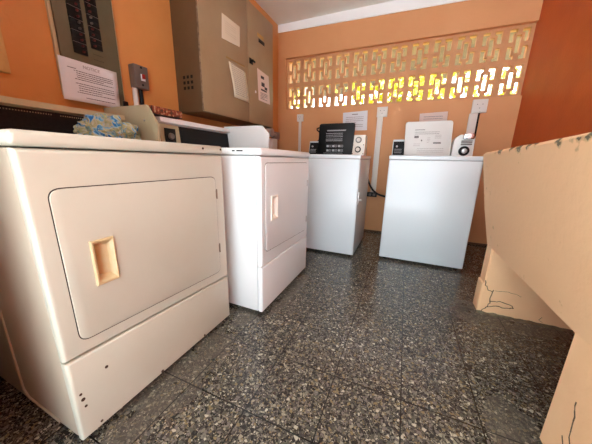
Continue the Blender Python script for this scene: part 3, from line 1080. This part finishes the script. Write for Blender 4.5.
tag(link('cloth_bundle', t, rag_m), 'bundled blue and cream patterned cloth on the cream dryer', 'cloth')

# red carton lying on the white dryer's console
cart_m = mat('red_printed_card', (168, 58, 30), 0.55)
nt3 = cart_m.node_tree
n3 = nt3.nodes.new('ShaderNodeTexNoise'); n3.inputs['Scale'].default_value = 55; n3.inputs['Detail'].default_value = 2
r3 = nt3.nodes.new('ShaderNodeValToRGB')
e = r3.color_ramp.elements
e[0].position, e[0].color = 0.40, lin(70, 40, 24)
e[1].position, e[1].color = 0.46, lin(120, 48, 26)
q = e.new(0.56); q.color = lin(150, 70, 36)
q = e.new(0.62); q.color = lin(176, 150, 116)
tcn = nt3.nodes.new('ShaderNodeTexCoord')
nt3.links.new(tcn.outputs['Object'], n3.inputs['Vector'])
nt3.links.new(n3.outputs['Fac'], r3.inputs['Fac'])
nt3.links.new(r3.outputs['Color'], nt3.nodes['Principled BSDF'].inputs['Base Color'])
ct = thing('card_tray', (0.16, 1.15, 1.094), 'low red and cream printed carton lying on white dryer console', 'carton')
link('sides', box(B(), 0.095, 0.235, 1.03, 1.235, 1.0965, 1.136, 0.002), cart_m, ct)
link('bottom', box(B(), 0.097, 0.233, 1.032, 1.233, 1.0945, 1.0964), BLACK, ct)


# ------------------------------------------------------------------ sockets, conduits, notices on the back wall
def socket(label, x, z, hw, hh, cond, cx_, cw, m_=PVC):
    s = thing('wall_socket', (x, YE, z), label, 'socket', 'wall sockets on the back wall')
    link('face_plate', box(B(), x - hw, x + hw, YE - 0.032, YE, z - hh, z + hh, 0.004, 2), PVC, s)
    t_ = B()
    for dx in (-0.35, 0.35):
        cyl(t_, (x + dx * hw, YE - 0.034, z + 0.25 * hh), (x + dx * hw, YE - 0.030, z + 0.25 * hh), 0.004, seg=10)
    cyl(t_, (x, YE - 0.034, z - 0.3 * hh), (x, YE - 0.030, z - 0.3 * hh), 0.004, seg=10)
    link('pin_holes', t_, GREYBOX, s)
    link('conduit', box(B(), cx_ - cw, cx_ + cw, YE - 0.020, YE, cond, z - hh, 0.003), PVC, s)
    return s


socket('white wall socket with thin conduit near the left corner', 0.233, 1.383, 0.040, 0.042, 0.70, 0.230, 0.016)
s2 = socket('white wall socket with long conduit between the two washing machines', 1.232, 1.402, 0.056, 0.052, 0.50, 1.214, 0.031)
s3 = socket('white wall socket with black cable above right washing machine', 2.142, 1.408, 0.062, 0.062, 0.85, 2.105, 0.036)
link('cable', tube(B(), [(2.148, YE - 0.03, 1.36), (2.150, YE - 0.012, 1.33), (2.150, YE - 0.008, 1.1), (2.150, YE - 0.008, 0.9)], 0.008, 8), BLACK, s3)
t = box(B(), 1.108, 1.262, YE - 0.045, YE, 0.445, 0.498, 0.004)
lo = thing('low_outlet', (1.185, YE, 0.47), 'low dark outlet block under the long conduit', 'outlet')
link('block', t, BLACK, lo)
for k in range(3):
    link('socket_face', box(B(), 1.12 + k * 0.048, 1.15 + k * 0.048, YE - 0.049, YE - 0.044, 0.458, 0.486, 0.002), GREYBOX, lo)
tag(link('drain_hose', tube(B(), [(1.14, 2.815, 0.80), (1.15, 2.90, 0.72), (1.20, 2.97, 0.58), (1.27, 2.99, 0.505), (1.36, 2.985, 0.478), (1.46, 2.965, 0.47), (1.53, 2.94, 0.47)], 0.011, 12), BLACK),
    'black hose looping between the two washing machines', 'hose')
tag(link('power_cord', tube(B(), [(0.60, 2.805, 1.0), (0.575, 2.86, 1.07), (0.60, 2.95, 1.15), (0.50, 3.04, 1.23), (0.62, 3.09, 1.27), (0.72, 3.11, 1.28)], 0.007, 10), BLACK),
    'thin black cord looping behind the black washer lid', 'cord')
nb1 = tag(link('notice', prism(B(), [(0.79, 1.215), (1.078, 1.215), (1.068, 1.43), (0.782, 1.418)], 'y', YE - 0.0022, YE - 0.001), PAPER),
          'white printed notice on the back wall behind the black lid', 'notice')
t = dashes(B(), 'y', YE - 0.0022, 0.82, 1.05, 1.25, 1.375, 6, 0.006, rnd, 0.9, 0.0006, 0, -1)
box(t, 0.89, 0.96, YE - 0.0028, YE - 0.0022, 1.39, 1.40)
link('printed_lines', t, INK_L, nb1, smooth=False)
nb2 = tag(link('notice', prism(B(), [(1.625, 1.22), (1.885, 1.22), (1.880, 1.378), (1.618, 1.368)], 'y', YE - 0.0022, YE - 0.001), PAPER_P),
          'small pinkish notice peeking above the white raised lid', 'notice')
t = dashes(B(), 'y', YE - 0.0022, 1.66, 1.85, 1.30, 1.345, 2, 0.006, rnd, 0.95, 0.0006, 0, -1)
link('printed_lines', t, INK_L, nb2, smooth=False)

# outlet on the left wall beyond the cabinet
cs = thing('corner_outlet', (XL, 2.93, 1.18), 'grey outlet with plug low on left wall beyond the cabinet', 'outlet')
link('face_plate', box(B(), XL, XL + 0.04, 2.96, 3.12, 1.12, 1.21, 0.004), mat('galvanised_plate', (150, 148, 146), 0.45), cs)
t = cyl(B(), (XL, 2.86, 1.185), (XL + 0.075, 2.86, 1.185), 0.050, seg=24, bev=0.006)
cyl(t, (XL + 0.055, 2.86, 1.185), (XL + 0.055, 2.99, 1.165), 0.016, seg=12)
link('plug', t, mat('pale_grey_plug', (190, 188, 184), 0.35), cs)
link('junction_box', box(B(), XL, XL + 0.11, 2.80, 2.93, 0.93, 1.11, 0.012, 3), PVC, cs)
